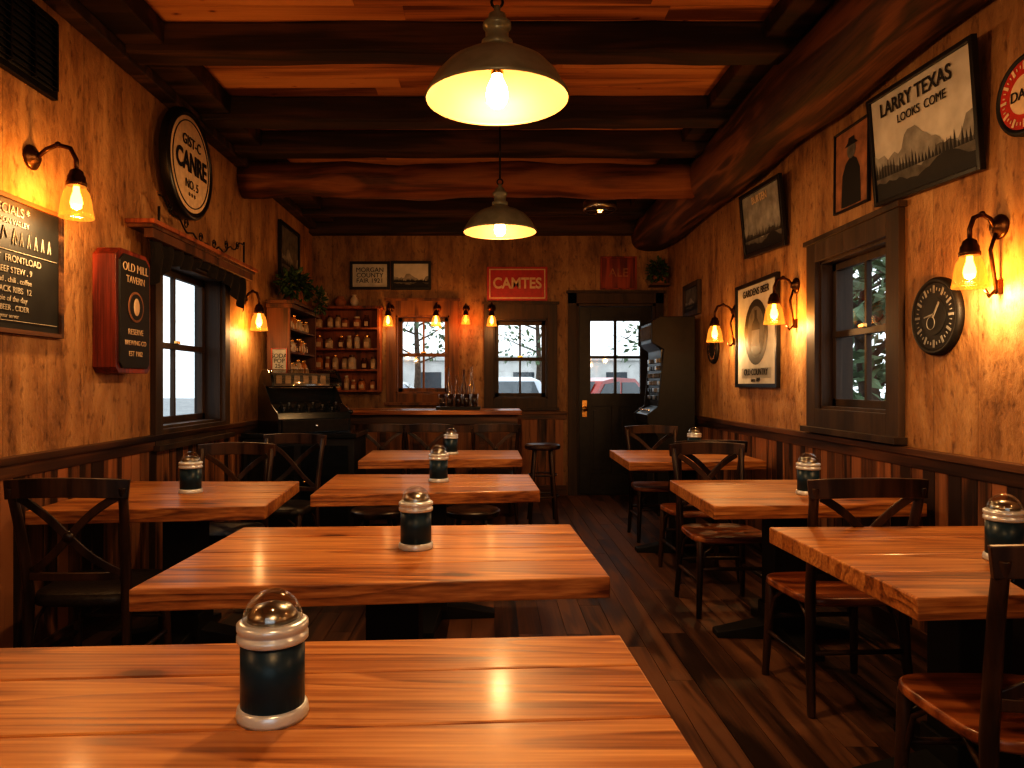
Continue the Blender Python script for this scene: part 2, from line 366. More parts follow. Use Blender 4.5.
# ------------------------------------------------------------------ windows
def window(name, u0, u1, z0, z1, tw, loc, rz, mat, cols=2, rows=2, sill=True, tw_top=None, depth=.12):
    b = B(); tt = tw_top or tw
    b.bb(u0-tw, u0, -.035, -.001, z0-tw, z1+tt, mat); b.bb(u1, u1+tw, -.035, -.001, z0-tw, z1+tt, mat)
    b.bb(u0, u1, -.035, -.001, z1, z1+tt, mat); b.bb(u0, u1, -.035, -.001, z0-tw, z0, mat)
    b.bb(u0-tw-.02, u1+tw+.02, -.05, -.001, z1+tt, z1+tt+.03, mat)
    if sill: b.bb(u0-tw-.02, u1+tw+.02, -.07, -.001, z0-tw-.03, z0-tw+.005, mat)
    t = .018
    b.bb(u0, u0+t, 0, .2, z0, z1, mat); b.bb(u1-t, u1, 0, .2, z0, z1, mat); b.bb(u0, u1, 0, .2, z1-t, z1, mat); b.bb(u0, u1, 0, .2, z0, z0+t, mat)
    s = .045; a, c, e, f = u0+t, u1-t, z0+t, z1-t
    b.bb(a, a+s, depth, depth+.04, e, f, mat); b.bb(c-s, c, depth, depth+.04, e, f, mat)
    b.bb(a, c, depth, depth+.04, f-s, f, mat); b.bb(a, c, depth, depth+.04, e, e+s, mat)
    zm = (e+f)/2
    b.bb(a, c, depth-.006, depth+.04, zm-.02, zm+.02, mat)
    for i in range(1, cols):
        uu = a+(c-a)*i/cols; b.bb(uu-.011, uu+.011, depth+.004, depth+.036, e, f, mat)
    for j in range(1, rows):
        if abs(j/rows-.5) < .01: continue
        zz = e+(f-e)*j/rows; b.bb(a, c, depth+.004, depth+.036, zz-.01, zz+.01, mat)
    b.box(((a+c)/2, depth-.012, zm+.03), (.06, .02, .02), 'brass')
    b.bb(a, c, depth+.018, depth+.021, e, f, 'window_glass')
    return b.done(name, loc, rz, bevel=.003)
window('window_1', 4.55, 5.62, 1.02, 2.12, .10, (-W, 0, 0), LW, 'window_wood', 2, 2, tw_top=.06)
window('window_2', -4.58, -3.76, 1.15, 2.08, .12, (W, 0, 0), RW, 'window_wood', 2, 2, depth=.07)
window('window_3', -1.11, -.48, 1.2, 2.12, .11, (0, D, 0), 0, 'window_wood_warm', 2, 2, tw_top=.17)
window('window_4', .04, .68, 1.14, 2.08, .11, (0, D, 0), 0, 'window_wood', 2, 2, tw_top=.17)
window('fill_window', -1.2, 1.2, .95, 2.4, .12, (0, YB, 0), math.pi, 'window_wood', 4, 2)  # unseen window, added to let neutral fill light in from behind
# door
b = B(); m = 'window_wood'
b.bb(.92, 1.02, -.04, -.001, 0, 2.38, m); b.bb(1.95, 2.04, -.04, -.001, 0, 2.38, m); b.bb(.92, 2.04, -.04, -.001, 2.26, 2.38, m); b.bb(.9, 2.06, -.055, -.001, 2.38, 2.41, m)
b.bb(1.02, 1.05, 0, .2, 0, 2.26, m); b.bb(1.92, 1.95, 0, .2, 0, 2.26, m); b.bb(1.02, 1.95, 0, .2, 2.23, 2.26, m)
m = 'door_paint'; plain('door_paint', (.024, .019, .014), .45, 0, .3, 20)
y0, y1 = .03, .075
b.bb(1.055, 1.19, y0, y1, .003, 2.225, m); b.bb(1.78, 1.915, y0, y1, .003, 2.225, m); b.bb(1.19, 1.78, y0, y1, 2.06, 2.225, m); b.bb(1.19, 1.78, y0, y1, 1.05, 1.2, m); b.bb(1.19, 1.78, y0, y1, .003, .25, m)
b.bb(1.44, 1.53, y0, y1, .25, 1.05, m); b.bb(1.19, 1.44, y0+.018, y1-.01, .25, 1.05, m); b.bb(1.53, 1.78, y0+.018, y1-.01, .25, 1.05, m)
b.bb(1.23, 1.40, y0+.006, y1-.01, .30, 1.0, m); b.bb(1.57, 1.74, y0+.006, y1-.01, .30, 1.0, m)
b.bb(1.47, 1.50, y0, y1, 1.2, 2.06, m); b.bb(1.19, 1.78, y0, y1, 1.615, 1.645, m); b.bb(1.19, 1.78, .05, .054, 1.2, 2.06, 'window_glass')
b.lathe([(.0, 0), (.028, 0), (.028, .006), (.01, .01), (.01, .04), (.03, .05), (.03, .07), (0, .08)], 'brass', (1.12, .03, 1.02), 14, 'Y')
b.bb(1.09, 1.15, .024, .03, .92, 1.12, 'brass')
b.bb(1.05, 1.92, .0, .2, -.001, .003, 'black_paint')
b.done('door_1', (0, D, 0), 0, bevel=.004)
# ------------------------------------------------------------------ tables
def table(name, BL, BR, FR, FL, z=.75, th=.062):
    b = B(); cx = sum(p[0] for p in (BL, BR, FR, FL))/4; cy = sum(p[1] for p in (BL, BR, FR, FL))/4
    V = lambda p: Vector((p[0]-cx, p[1]-cy))
    BL, BR, FR, FL = map(V, (BL, BR, FR, FL))
    ts = [0, .27, .50, .78, 1]
    for t0, t1 in zip(ts[:-1], ts[1:]):
        q = [FL.lerp(BL, t0), FR.lerp(BR, t0), FR.lerp(BR, t1), FL.lerp(BL, t1)]
        g = .0010
        b.ext([(q[0].x, q[0].y+g), (q[1].x, q[1].y+g), (q[2].x, q[2].y-g), (q[3].x, q[3].y-g)], 'XY', z-th, z, 'table_wood')
    top = z-th
    b.bb(-.3, .3, -.2, .2, top-.02, top-.001, 'black_matte')
    b.bb(-.085, .085, -.085, .085, .06, top-.02, 'black_matte')
    b.bb(-.10, .10, -.10, .10, .05, .16, 'black_matte')
    for a in (0, math.pi/2):
        for s in (1, -1):
            d = Vector((math.cos(a)*s, math.sin(a)*s)); nrm = Vector((-d.y, d.x)); L = .36
            p = [d*.05+nrm*.07, d*L+nrm*.045, d*L-nrm*.045, d*.05-nrm*.07]
            vs = [(v.x, v.y, .0) for v in p]+[(p[0].x, p[0].y, .09), (p[1].x, p[1].y, .03), (p[2].x, p[2].y, .03), (p[3].x, p[3].y, .09)]
            b.add(vs, [(0, 1, 2, 3), (4, 5, 6, 7), (0, 1, 5, 4), (1, 2, 6, 5), (2, 3, 7, 6), (3, 0, 4, 7)], 'black_matte')
    return b.done(name, (cx, cy, 0), 0, bevel=.005)
table('dining_table', (-1.12, 1.505), (.287, 1.59), (.318, .80), (-1.12, .70))
table('dining_table', (-.955, 2.785), (.317, 2.85), (.345, 2.065), (-.973, 1.935))
table('dining_table', (-.945, 4.44), (.241, 4.44), (.262, 3.75), (-.90, 3.60))
table('dining_table', (-.99, 6.08), (.237, 6.08), (.243, 5.36), (-.96, 5.23))
table('dining_table', (-2.03, 4.12), (-1.09, 4.12), (-1.02, 3.26), (-2.03, 3.14))
table('dining_table', (1.08, 2.79), (2.03, 2.82), (2.03, 1.93), (1.105, 1.86))
table('dining_table', (1.04, 4.17), (2.03, 4.20), (2.03, 3.34), (1.015, 3.26))
table('dining_table', (1.01, 6.09), (2.0, 6.09), (2.0, 5.2), (.99, 5.12))
# shakers
def shaker(x, y, z=.75):
    b = B(); r = .054
    b.lathe([(0, 0), (r+.003, 0), (r+.005, .006), (r+.003, .018), (r, .022)], 'ring_metal', seg=36)
    b.lathe([(r-.002, .020), (r-.002, .128)], 'navy_enamel', seg=36)
    b.lathe([(r, .126), (r+.004, .129), (r+.004, .138), (r, .141), (r, .144), (r+.004, .147), (r+.004, .156), (r-.002, .160), (r-.010, .161)], 'ring_metal', seg=36)
    b.lathe([(r-.0015, .139), (r-.0015, .146)], 'navy_enamel', seg=36)
    b.shell([((r-.005)*math.cos(t), .158+.052*math.sin(t)) for t in [math.pi/2*i/10 for i in range(11)]], 'dome_glass', seg=36)
    b.lathe([(r-.012, .159), (r-.014, .170), (.03, .182), (.012, .188), (0, .189)], 'steel', seg=30)
    b.done('condiment_shaker', (x, y, z))
for x, y in ((-.362, 1.20), (-.25, 2.43), (-.293, 4.10), (-.31, 5.72), (-1.53, 3.68), (1.615, 2.26), (1.60, 3.62), (1.66, 5.85)): shaker(x, y)
# ------------------------------------------------------------------ chairs
def chair(x, y, rz, seat='seat_wood', name='dining_chair'):
    b = B(); m = 'chair_wood'; sz = .455
    def outline(k, n=36):
        o = []
        for i in range(n):
            t = 2*math.pi*i/n; cx = math.copysign(abs(math.cos(t))**.45, math.cos(t)); cy = math.copysign(abs(math.sin(t))**.45, math.sin(t))
            wx = .208+.024*(cy+1)/2
            o.append((cx*wx*k, cy*.212*k))
        return o
    lay = [(.96, sz-.036), (1.0, sz-.028), (1.0, sz-.008), (.975, sz), (.80, sz-.004), (.4, sz-.009)]
    if seat == 'leather': lay = [(.96, sz-.036), (1.0, sz-.028), (1.0, sz-.005), (.95, sz+.012), (.75, sz+.022), (.4, sz+.026)]
    vs = []; fs = []; n = 36
    for k, z in lay: vs += [(p[0], p[1], z) for p in outline(k)]
    for l in range(len(lay)-1):
        for i in range(n): fs.append((l*n+i, l*n+(i+1) % n, (l+1)*n+(i+1) % n, (l+1)*n+i))
    fs.append(list(range(n))[::-1]); fs.append([(len(lay)-1)*n+i for i in range(n)])
    b.add(vs, fs, seat, True)
    for s in (-1, 1):
        b.tube([(s*.19, .165, sz-.03), (s*.195, .17, .25), (s*.205, .185, 0)], .020, m, 10, scl=[1.05, .95, .75], ref=(0, 1, 0))
        P = [(s*.205, -.235, 0), (s*.195, -.205, .22), (s*.19, -.195, sz), (s*.195, -.215, .62), (s*.205, -.245, .78), (s*.213, -.275, .905)]
        b.sweep(P, [(.018*math.cos(2*math.pi*i/10), .024*math.sin(2*math.pi*i/10)) for i in range(10)], m, ref=(0, 1, 0), scl=[.8, .95, 1.05, 1, .95, .9])
        b.tube([(s*.197, .17, .20), (s*.196, -.20, .20)], .011, m, 8)
        b.tube([(s*.193, .17-.012, .25), (s*.185, .13, .36), (s*.18, .05, .418), (s*.178, -.07, .418), (s*.18, -.16, .36), (s*.188, -.195, .25)], .009, m, 8, ref=(1, 0, 0))
    b.tube([(-.19, .17, .27), (.19, .17, .27)], .011, m, 8); b.tube([(-.194, -.205, .24), (.194, -.205, .24)], .011, m, 8)
    b.tube([(-.175, .168, .27), (-.165, .165, .36), (-.08, .16, .416), (.08, .16, .416), (.165, .165, .36), (.175, .168, .27)], .009, m, 8, ref=(0, 1, 0))
    pts = [(-.235+.47*i/12, -.268-.035*(1-((i-6)/6)**2), .895+.012*(1-((i-6)/6)**2)) for i in range(13)]
    b.strip(pts, .024, .075, m)
    pts = [(-.195+.39*i/8, -.205-.02*(1-((i-4)/4)**2), .545) for i in range(9)]
    b.strip(pts, .018, .032, m)
    for s in (-1, 1):
        pts = []
        for i in range(13):
            t = i/12; xx = s*(-.185+.37*t); zz = .555+.31*(t-.05*math.sin(2*math.pi*t))
            yy = -.212-.055*t-.022*math.sin(math.pi*t)+(.005*s)
            pts.append((xx, yy, zz))
        b.sweep(pts, [(-.016, -.005), (.016, -.005), (.016, .005), (-.016, .005)], m, ref=(0, 1, 0), smooth=False)
    b.ball((0, -.265, .71), (.024, .014, .024), m, 10, 6)
    return b.done(name, (x, y, 0), rz, bevel=.003)
pi = math.pi
chair(-1.645, 3.06, .03, 'leather')
chair(-1.55, 4.18, pi+.05, 'leather')
chair(-1.46, 5.02, pi-.1, 'leather')
chair(1.385, 1.91, -.02)
chair(1.450, 3.06, .05)
chair(1.36, 4.20, pi+.04)
chair(1.43, 4.97, .05)
chair(1.43, 6.12, pi)
chair(-1.03, 6.92, .1, 'leather'); chair(-.56, 6.92, -.05, 'leather'); chair(.02, 6.92, .12, 'leather')
def stool(x, y, h, r=.17, name='bar_stool'):
    b = B(); m = 'chair_wood'
    b.lathe([(0, h-.05), (r-.02, h-.05), (r, h-.04), (r, h-.012), (r-.015, h), (0, h)], m, seg=28)
    for i in range(4):
        a = pi/4+i*pi/2; c, s = math.cos(a), math.sin(a)
        b.tube([(c*r*.62, s*r*.62, h-.04), (c*r*1.05, s*r*1.05, 0)], .017, m, 8)
    for z in (.25, .45 if h > .6 else .33):
        k = (1.05-.43*z/h)*r
        b.tube([(k*math.cos(2*pi*i/20), k*math.sin(2*pi*i/20), z) for i in range(20)], .009, m, 8, closed=True)
    b.done(name, (x, y, 0), 0, bevel=.003)
stool(.50, 6.85, .74); stool(-.12, 4.85, .47, .19, 'low_stool'); stool(-.75, 4.85, .47, .19, 'low_stool')
# ------------------------------------------------------------------ pendants
WARM = (1, .635, .30)
def pendant(x, y, z, r=.25, e=40):
    b = B()
    out = [(r, 0), (r+.004, .006), (r, .014), (r*.95, .035), (r*.85, .078), (r*.70, .118), (r*.50, .148), (r*.30, .166), (.058, .178), (.05, .185)]
    inn = [(q-.004, h-.006) for q, h in out[1:]]
    b.shell(out, 'shade_out', seg=48); b.shell([(r-.001, 0)]+[(a, max(h, .001)) for a, h in inn], 'shade_in', seg=48)
    b.lathe([(.05, .18), (.055, .19), (.055, .205), (.04, .215), (.042, .25), (.05, .255), (.05, .27), (.036, .28), (.03, .30), (.012, .31), (.012, .33)], 'shade_out', seg=24)
    b.tube([(.02*math.cos(t), 0, .345+.02*math.sin(t)) for t in [2*pi*i/12 for i in range(12)]], .005, 'black_metal', 6, closed=True, ref=(0, 1, 0))
    b.tube([(0, 0, .36), (0, 0, CH-z-.02)], .007, 'black_metal', 8, ref=(0, 1, 0))
    b.lathe([(0.05, CH-z-.03), (.06, CH-z-.001)], 'black_metal', seg=20)
    b.lathe([(.02, .17), (.024, .12), (.022, .09)], 'brass', seg=16)
    b.lathe([(.018, .095), (.02, .08), (.036, .045), (.040, .02), (.036, -.005), (.022, -.022), (0, -.028)], 'bulb', seg=20)
    o = b.done('pendant_lamp', (x, y, z), 0, fix=False)
    light('bulb_light', (0, 0, -.06), e, WARM, .05, o)
pendant(.025, 2.53, 2.30, e=52); pendant(.068, 4.93, 2.345, e=42); pendant(.0, .05, 2.30, e=38)  # last pendant is unseen, added overhead as fill for the near end
# ------------------------------------------------------------------ sconces
def sconce(loc, rz, s=1.0, e=9, tail=False, bulb='bulb_small', arm=.20, name='wall_sconce'):
    b = B(); b.M = Matrix.Scale(s, 4)
    b.lathe([(0, 0), (.052, 0), (.055, .008), (.048, .016), (.03, .022), (.024, .035), (0, .037)], 'bronze', (0, 0, 0), 20, 'Y')
    P = [(0, -.03, 0), (0, -arm*.35, .035), (0, -arm*.6, .055), (0, -arm*.87, .04), (0, -arm, -.01), (0, -arm, -.07)]
    b.tube(P, .010, 'bronze', 8, ref=(1, 0, 0))
    b.ball((0, -arm*.6, .055), .014, 'bronze', 10, 6)
    if tail: b.tube([(0, -.02, -.02), (0, -.045, -.10), (0, -.03, -.20), (0, -.02, -.27), (0, -.05, -.30), (0, -.07, -.27)], .008, 'bronze', 8, ref=(1, 0, 0)); b.box((0, -.01, -.26), (.03, .02, .06), 'bronze')
    c = (0, -arm, 0)
    b.lathe([(.012, -.05), (.026, -.06), (.030, -.075), (.036, -.085), (.038, -.105), (.042, -.11), (.042, -.125), (.03, -.127)], 'bronze', c, 20)
    b.shell([(.038, -.12), (.039, -.135), (.052, -.155), (.060, -.19), (.066, -.235), (.071, -.262), (.068, -.265), (.064, -.245)], 'jar_glass', c, 28)
    b.lathe([(.012, -.125), (.014, -.15), (.022, -.175), (.026, -.198), (.020, -.220), (0, -.230)], bulb, c, 16)
    o = b.done(name, loc, rz, fix=False)
    col = WARM if bulb != 'bulb_red' else (1, .25, .08)
    light('bulb_light', (0, -arm*s, -.268*s), e, col, .03, o)
sconce((-W, 3.29, 2.34), LW, 1.05, 17)
sconce((-W, 6.12, 2.04), LW, 1.05, 9, arm=.13)
sconce((W, 2.96, 1.95), RW, .95, 13, tail=True, arm=.135)
sconce((W, 4.93, 1.98), RW, 1.0, 11, tail=True, arm=.155)
sconce((W, 6.15, 1.93), RW, 1.0, 10, tail=True, arm=.18)
for sx, rz in ((-1, LW), (1, RW)):
    sconce((sx*W, .6, 2.2), rz, 1.0, 13); sconce((sx*W, -1.2, 2.2), rz, 1.0, 9)  # unseen sconces, added to brighten the near walls and ceiling
for x in (-1.17, -.62, .02): sconce((x, D-.036, 2.20), 0, .85, 3.2, arm=.24)
sconce((-.28, D-.002, 2.20), 0, .75, 2.2, bulb='bulb_red', arm=.24)
# ------------------------------------------------------------------ framed things
def framed(name, w, h, loc, rz, fm='black_paint', face='paper', fw=.025, depth=.03, art=None, mat=None, lean=0, roll=0):
    b = B()
    b.bb(-w/2, -w/2+fw, -depth, -.002, -h/2, h/2, fm); b.bb(w/2-fw, w/2, -depth, -.002, -h/2, h/2, fm)
    b.bb(-w/2+fw, w/2-fw, -depth, -.002, h/2-fw, h/2, fm); b.bb(-w/2+fw, w/2-fw, -depth, -.002, -h/2, -h/2+fw, fm)
    b.bb(-w/2+fw, w/2-fw, -depth*.5, -.004, -h/2+fw, h/2-fw, face)
    y = -depth*.5-.001
    if art: art(b, w-2*fw, h-2*fw, y)
    o = b.done(name, loc, rz, bevel=.003)
    if lean or roll: o.rotation_euler = (lean, roll, rz)
    return o
def ridge(b, w, h, y, base, amp, mat, seed, m=0.0):
    n = 26; pts = [(-w/2+m, -h/2+m)]
    for i in range(n+1):
        u = i/n; pts.append((-w/2+m+(w-2*m)*u, -h/2+h*base+amp*h*(noise.noise(Vector((u*3+seed, 0, 0)))+.4*noise.noise(Vector((u*11+seed, 3, 0))))))
    pts.append((w/2-m, -h/2+m))
    for i in range(1, n+1):
        a, c = pts[i], pts[i+1]
        b.flat([(a[0], -h/2+m), (c[0], -h/2+m), (c[0], c[1]), (a[0], a[1])], y, mat)
def trees(b, w, h, y, base, mat, n=18):
    for i in range(n):
        u = -w/2+w*(i+.5)/n; t = h*rnd(.06, .18)
        b.flat([(u-.012, -h/2+h*base), (u+.012, -h/2+h*base), (u, -h/2+h*base+t)], y, mat)
def art_land(b, w, h, y):
    ridge(b, w, h, y-.0005, .42, .35, 'paper_grey', 2.2); ridge(b, w, h, y-.001, .27, .25, 'paper_dark', 5.1); trees(b, w, h, y-.0015, .22, 'ink', 30); ridge(b, w, h, y-.002, .16, .15, 'ink', 9.3)
def art_person(b, w, h, y):
    b.flat([(-.30*w, -.48*h), (.30*w, -.48*h), (.26*w, -.05*h), (.16*w, .08*h), (.05*w, .13*h), (-.05*w, .13*h), (-.17*w, .07*h), (-.27*w, -.06*h)], y-.0005, 'ink')
    b.flat([(.13*w*math.cos(t), .22*h+.11*h*math.sin(t)) for t in [2*pi*i/16 for i in range(16)]], y-.001, 'paper_dark')
    b.flat([(-.2*w, .28*h), (.2*w, .28*h), (.1*w, .33*h), (.08*w, .38*h), (-.08*w, .38*h), (-.1*w, .33*h)], y-.0015, 'ink')
# left wall
b = B(); b.bb(-.37, .37, -.03, -.002, -.19, .19, 'black_metal')
b.bb(-.34, .34, -.034, -.03, -.16, .16, 'ink')
for i in range(10): b.box((0, -.045, -.145+.032*i), (.66, .022, .005), 'black_metal', ('X', .6))
for i in range(5): b.bb(-.33+.165*i-.006, -.33+.165*i+.006, -.056, -.034, -.16, .16, 'black_metal')
b.done('wall_vent', (-W, 3.08, 2.85), LW, bevel=.002)
def art_menu(b, w, h, y):
    for k in range(5): b.tube([(-w*.32+k*.07, y-.002, .10), (-w*.30+k*.07, y-.002, .16), (-w*.27+k*.07, y-.002, .11)], .003, 'chalk', 5, ref=(0, 1, 0))
    for k in range(6): b.tube([(.04+k*.05, y-.002, .09), (.05+k*.05, y-.002, .15), (.06+k*.05, y-.002, .09)], .003, 'chalk', 5, ref=(0, 1, 0))
    b.tube([(-.36, y-.002, .06), (.36, y-.002, .06)], .002, 'chalk', 5); b.tube([(-.36, y-.002, -.245), (.36, y-.002, -.245)], .002, 'chalk', 5)
o = framed('chalkboard_menu', .80, .60, (-W, 3.10, 1.825), LW, 'trim_wood', 'slate', .02, .03, art_menu)
for s, zz, sz, xx in (('* SPECIALS *', .235, .058, .0), ('ANDERSON VALLEY', .185, .034, 0.0), ('RABANDIT  FRONTLOAD', .025, .042, .0), ('CAMP BEEF STEW . 9', -.025, .038, .0), ('corn bread . chili . coffee', -.068, .034, 0), ('BABY BACK RIBS  12', -.11, .038, 0), ('sweet pie of the day', -.15, .034, 0), ('ROOT BEER . CIDER', -.19, .034, 0), ('ask your server', -.225, .026, 0)):
    text(o, s, (xx, -.018, zz), sz, 'chalk')
# round pub sign
b = B(); R = .36
b.lathe([(0, 0), (R, 0), (R, .05), (R-.015, .062), (R-.03, .062), (R-.035, .05), (0, .05)], 'black_paint', (0, .05, 0), 56, 'Y')
b.lathe([(0, .101-.05), (R-.045, .101-.05), (R-.045, .104-.05), (0, .104-.05)], 'cream', (0, .05, 0), 56, 'Y', False)
b.tube([((R-.075)*math.cos(2*pi*i/56), -.006, (R-.075)*math.sin(2*pi*i/56)) for i in range(56)], .004, 'ink', 6, closed=True, ref=(0, 1, 0))
b.tube([(0, .10, .2), (0, .04, .2)], .015, 'black_metal', 8); b.tube([(0, .10, -.2), (0, .04, -.2)], .015, 'black_metal', 8)
o = b.done('round_pub_sign', (-W+.105, 4.80, 2.765), LW, bevel=.002)
text(o, 'CANRE', (0, -.010, .0), .175, 'ink', bold=.004, sx=.85); text(o, 'GIST-C', (0, -.010, .14), .095, 'ink'); text(o, 'NO. 5', (0, -.010, -.14), .08, 'ink')
text(o, '* * *', (0, -.010, -.215), .06, 'ink')
# red box sign
b = B(); hw = .19; hh = .335
prof = [(-hw, -hh+.03), (-hw+.03, -hh), (hw-.03, -hh), (hw, -hh+.03), (hw, hh-.04), (hw-.05, hh), (-hw+.05, hh), (-hw, hh-.04)]
b.ext(prof, 'XZ', -.125, -.001, 'redbox_wood')
b.ext([(x*.86, z*.92) for x, z in prof], 'XZ', -.136, -.124, 'black_matte')
b.lathe([(0, 0), (.085, 0), (.085, .004), (0, .004)], 'paper_brown', (0, -.137, .03), 32, 'Y', False)
b.lathe([(0, 0), (.072, 0), (.072, .004), (0, .004)], 'ink', (0, -.139, .03), 32, 'Y', False)
b.ball((0, -.142, .03), (.035, .006, .05), 'cream')
o = b.done('wooden_wall_plaque', (-W, 3.99, 1.70), LW, bevel=.008)
text(o, 'OLD MILL', (0, -.138, .24), .065, 'cream'); text(o, 'TAVERN', (0, -.138, .175), .055, 'cream'); text(o, 'RESERVE', (0, -.138, -.11), .045, 'cream'); text(o, 'BREWING CO', (0, -.138, -.17), .038, 'cream'); text(o, 'EST 1902', (0, -.138, -.23), .04, 'cream')
# window valance
b = B()
b.bb(4.14, 6.0, -.17, -.001, 2.235, 2.26, 'shelf_wood'); b.bb(4.16, 5.98, -.15, -.001, 2.215, 2.235, 'hutch_wood')
b.bb(4.19, 5.95, -.14, -.085, 2.16, 2.215, 'hutch_wood')
n = 90; vs = []; fs = []
for i in range(n+1):
    u = i/n; xx = 4.24+1.66*u; q = abs(2*u-1)
    yy = -.095+.018*math.sin(u*70)
    zb = 2.145-(.05+.22*q**2.4+.02*math.sin(u*23))
    for j in range(6): vs.append((xx, yy-.010*math.sin(j*.9), 2.18+(zb-2.18)*j/5))
for i in range(n):
    for j in range(5): a = i*6+j; fs.append((a, a+6, a+7, a+1))
b.add(vs, fs, 'fabric', True)
b.tube([(4.35+1.5*i/30, -.10, 2.28+.17*(1-math.sin(pi*i/30))+.02*math.sin(i*1.4)) for i in range(31)], .006, 'black_metal', 6)
for k in range(6):
    cx = 4.5+k*.24; cz = 2.30+.10*abs(k-2.5)/2.5
    b.tube([(cx+.035*math.cos(t)*(1-t/14), -.10, cz+.035*math.sin(t)*(1-t/14)) for t in [i*.5 for i in range(20)]], .004, 'black_metal', 6, ref=(0, 1, 0))
b.tube([(4.35, -.10, 2.26), (4.35, -.10, 2.38)], .008, 'black_metal', ref=(0, 1, 0)); b.tube([(5.85, -.10, 2.26), (5.85, -.10, 2.46)], .008, 'black_metal', ref=(0, 1, 0))
b.done('window_valance', (-W, 0, 0), LW, bevel=.002)
framed('framed_picture', .72, .56, (-W, 7.48, 2.66), LW, 'black_paint', 'paper_dark', .035, .035, art_land)
# right wall
o = framed('framed_poster', .84, .56, (W-.04, 3.43, 2.51), RW, 'black_paint', 'paper', .022, .03, art_land, lean=.11, roll=.055)
text(o, 'LARRY TEXAS', (-.02, -.022, .185), .095, 'ink', sx=.98, bold=.001); text(o, 'LOOKS  COME', (.03, -.022, .105), .058, 'ink')
framed('framed_portrait', .40, .48, (W-.002, 4.16, 2.56), RW, 'black_paint', 'paper_brown', .012, .02, art_person, roll=.02)
o = framed('framed_picture', .80, .50, (W-.04, 5.42, 2.55), RW, 'black_paint', 'paper_grey', .03, .03, art_land, lean=.11, roll=.05)
text(o, 'BURTEN', (0, -.022, .16), .08, 'cream')
def art_big(b, w, h, y):
    b.flat([(.30*w*math.cos(t), .02*h+.33*h*math.sin(t)) for t in [2*pi*i/32 for i in range(32)]], y-.0005, 'ink')
    b.flat([(.22*w*math.cos(t), .02*h+.26*h*math.sin(t)) for t in [2*pi*i/32 for i in range(32)]], y-.001, 'paper_dark')
    b.flat([(-.12*w, -.2*h), (.12*w, -.2*h), (.10*w, .1*h), (.03*w, .16*h), (.03*w, .24*h), (-.03*w, .24*h), (-.03*w, .16*h), (-.1*w, .1*h)], y-.0015, 'ink')
    b.flat([(-.10*w, -.12*h), (.10*w, -.12*h), (.10*w, .04*h), (-.10*w, .04*h)], y-.002, 'paper_grey')
    for k in range(9): b.bb(-.38*w, .38*w, y-.002, y-.001, -.44*h+.013*k*h*.9, -.436*h+.013*k*h*.9, 'paper_grey')
o = framed('framed_poster', .88, .84, (W-.002, 5.64, 1.70), RW, 'black_paint', 'paper', .03, .03, art_big)
text(o, 'GARDENS BEER', (0, -.02, .33), .08, 'ink'); text(o, 'OLD COUNTRY', (0, -.02, -.30), .07, 'ink'); text(o, 'since 1889', (0, -.02, -.36), .045, 'ink')
framed('framed_picture', .56, .34, (W-.002, 7.42, 2.18), RW, 'window_wood', 'paper_dark', .05, .04, art_land)
def round_sign(name, loc, R, rz, rim, face, txt, tm, hands=False, center='ink'):
    b = B()
    b.lathe([(0, 0), (R, 0), (R, .02), (R-.008, .03), (R-.02, .03), (R-.024, .022), (0, .022)], rim, (0, -.001, 0), 48, 'Y')
    b.lathe([(0, .022), (R-.026, .022), (R-.026, .025), (0, .025)], face, (0, -.001, 0), 48, 'Y', False)
    b.lathe([(0, .025), (R*.48, .025), (R*.48, .028), (0, .028)], center, (0, -.001, 0), 40, 'Y', False)
    for i in range(36):
        a = 2*pi*i/36; b.box((R*.70*math.cos(a), -.028, R*.70*math.sin(a)), (R*(.20 if i % 3 == 0 else .08), .002, .012 if i % 3 == 0 else .005), tm, ('Y', -a))
    if hands:
        b.box((.02, -.031, .03), (.010, .003, .08), tm, ('Y', .6)); b.box((-.03, -.031, .005), (.007, .003, .08), tm, ('Y', 1.4))
        b.tube([(.03*math.cos(t)-.02, -.03, .03*math.sin(t)-.03) for t in [2*pi*i/16 for i in range(16)]], .002, tm, 5, closed=True, ref=(0, 1, 0))
    o = b.done(name, loc, rz, bevel=0)
    if txt: text(o, txt, (0, -.033, 0), R*.36, tm if center == 'ink' else 'ink')
round_sign('round_tin_sign', (W-.002, 2.79, 2.43), .16, RW, 'black_matte', 'red', 'DALE', 'cream', center='cream')
round_sign('wall_clock', (W-.002, 3.36, 1.62), .182, RW, 'black_matte', 'ink', '', 'paper_grey', True, center='slate')
round_sign('round_tin_sign', (W-.002, 6.72, 1.64), .14, RW, 'black_matte', 'ink', '', 'paper_brown', False, center='slate')
# far wall
o = framed('framed_picture', .47, .33, (-1.415, D-.002, 2.59), 0, 'black_paint', 'paper', .03, .03)
text(o, 'MORGAN\nCOUNTY\nFAIR 1921', (0, -.02, 0), .075, 'ink')
framed('framed_picture', .47, .34, (-.93, D-.002, 2.59), 0, 'black_paint', 'paper', .03, .03, art_land)
b = B(); b.bb(-.355, .355, -.035, -.002, -.20, .20, 'red'); b.bb(-.33, .33, -.04, -.035, -.175, .175, 'cream'); b.bb(-.315, .315, -.043, -.04, -.16, .16, 'sign_red')
o = b.done('tavern_sign', (.32, D-.002, 2.49), 0, bevel=.006); text(o, 'CAMTES', (0, -.046, 0), .175, 'cream', bold=.005, sx=.88)
o = framed('wooden_sign', .43, .39, (1.515, D-.002, 2.62), 0, 'redbox_wood', 'redbox_wood', .02, .02); text(o, 'ALE', (0, -.014, 0), .14, 'paper_brown')
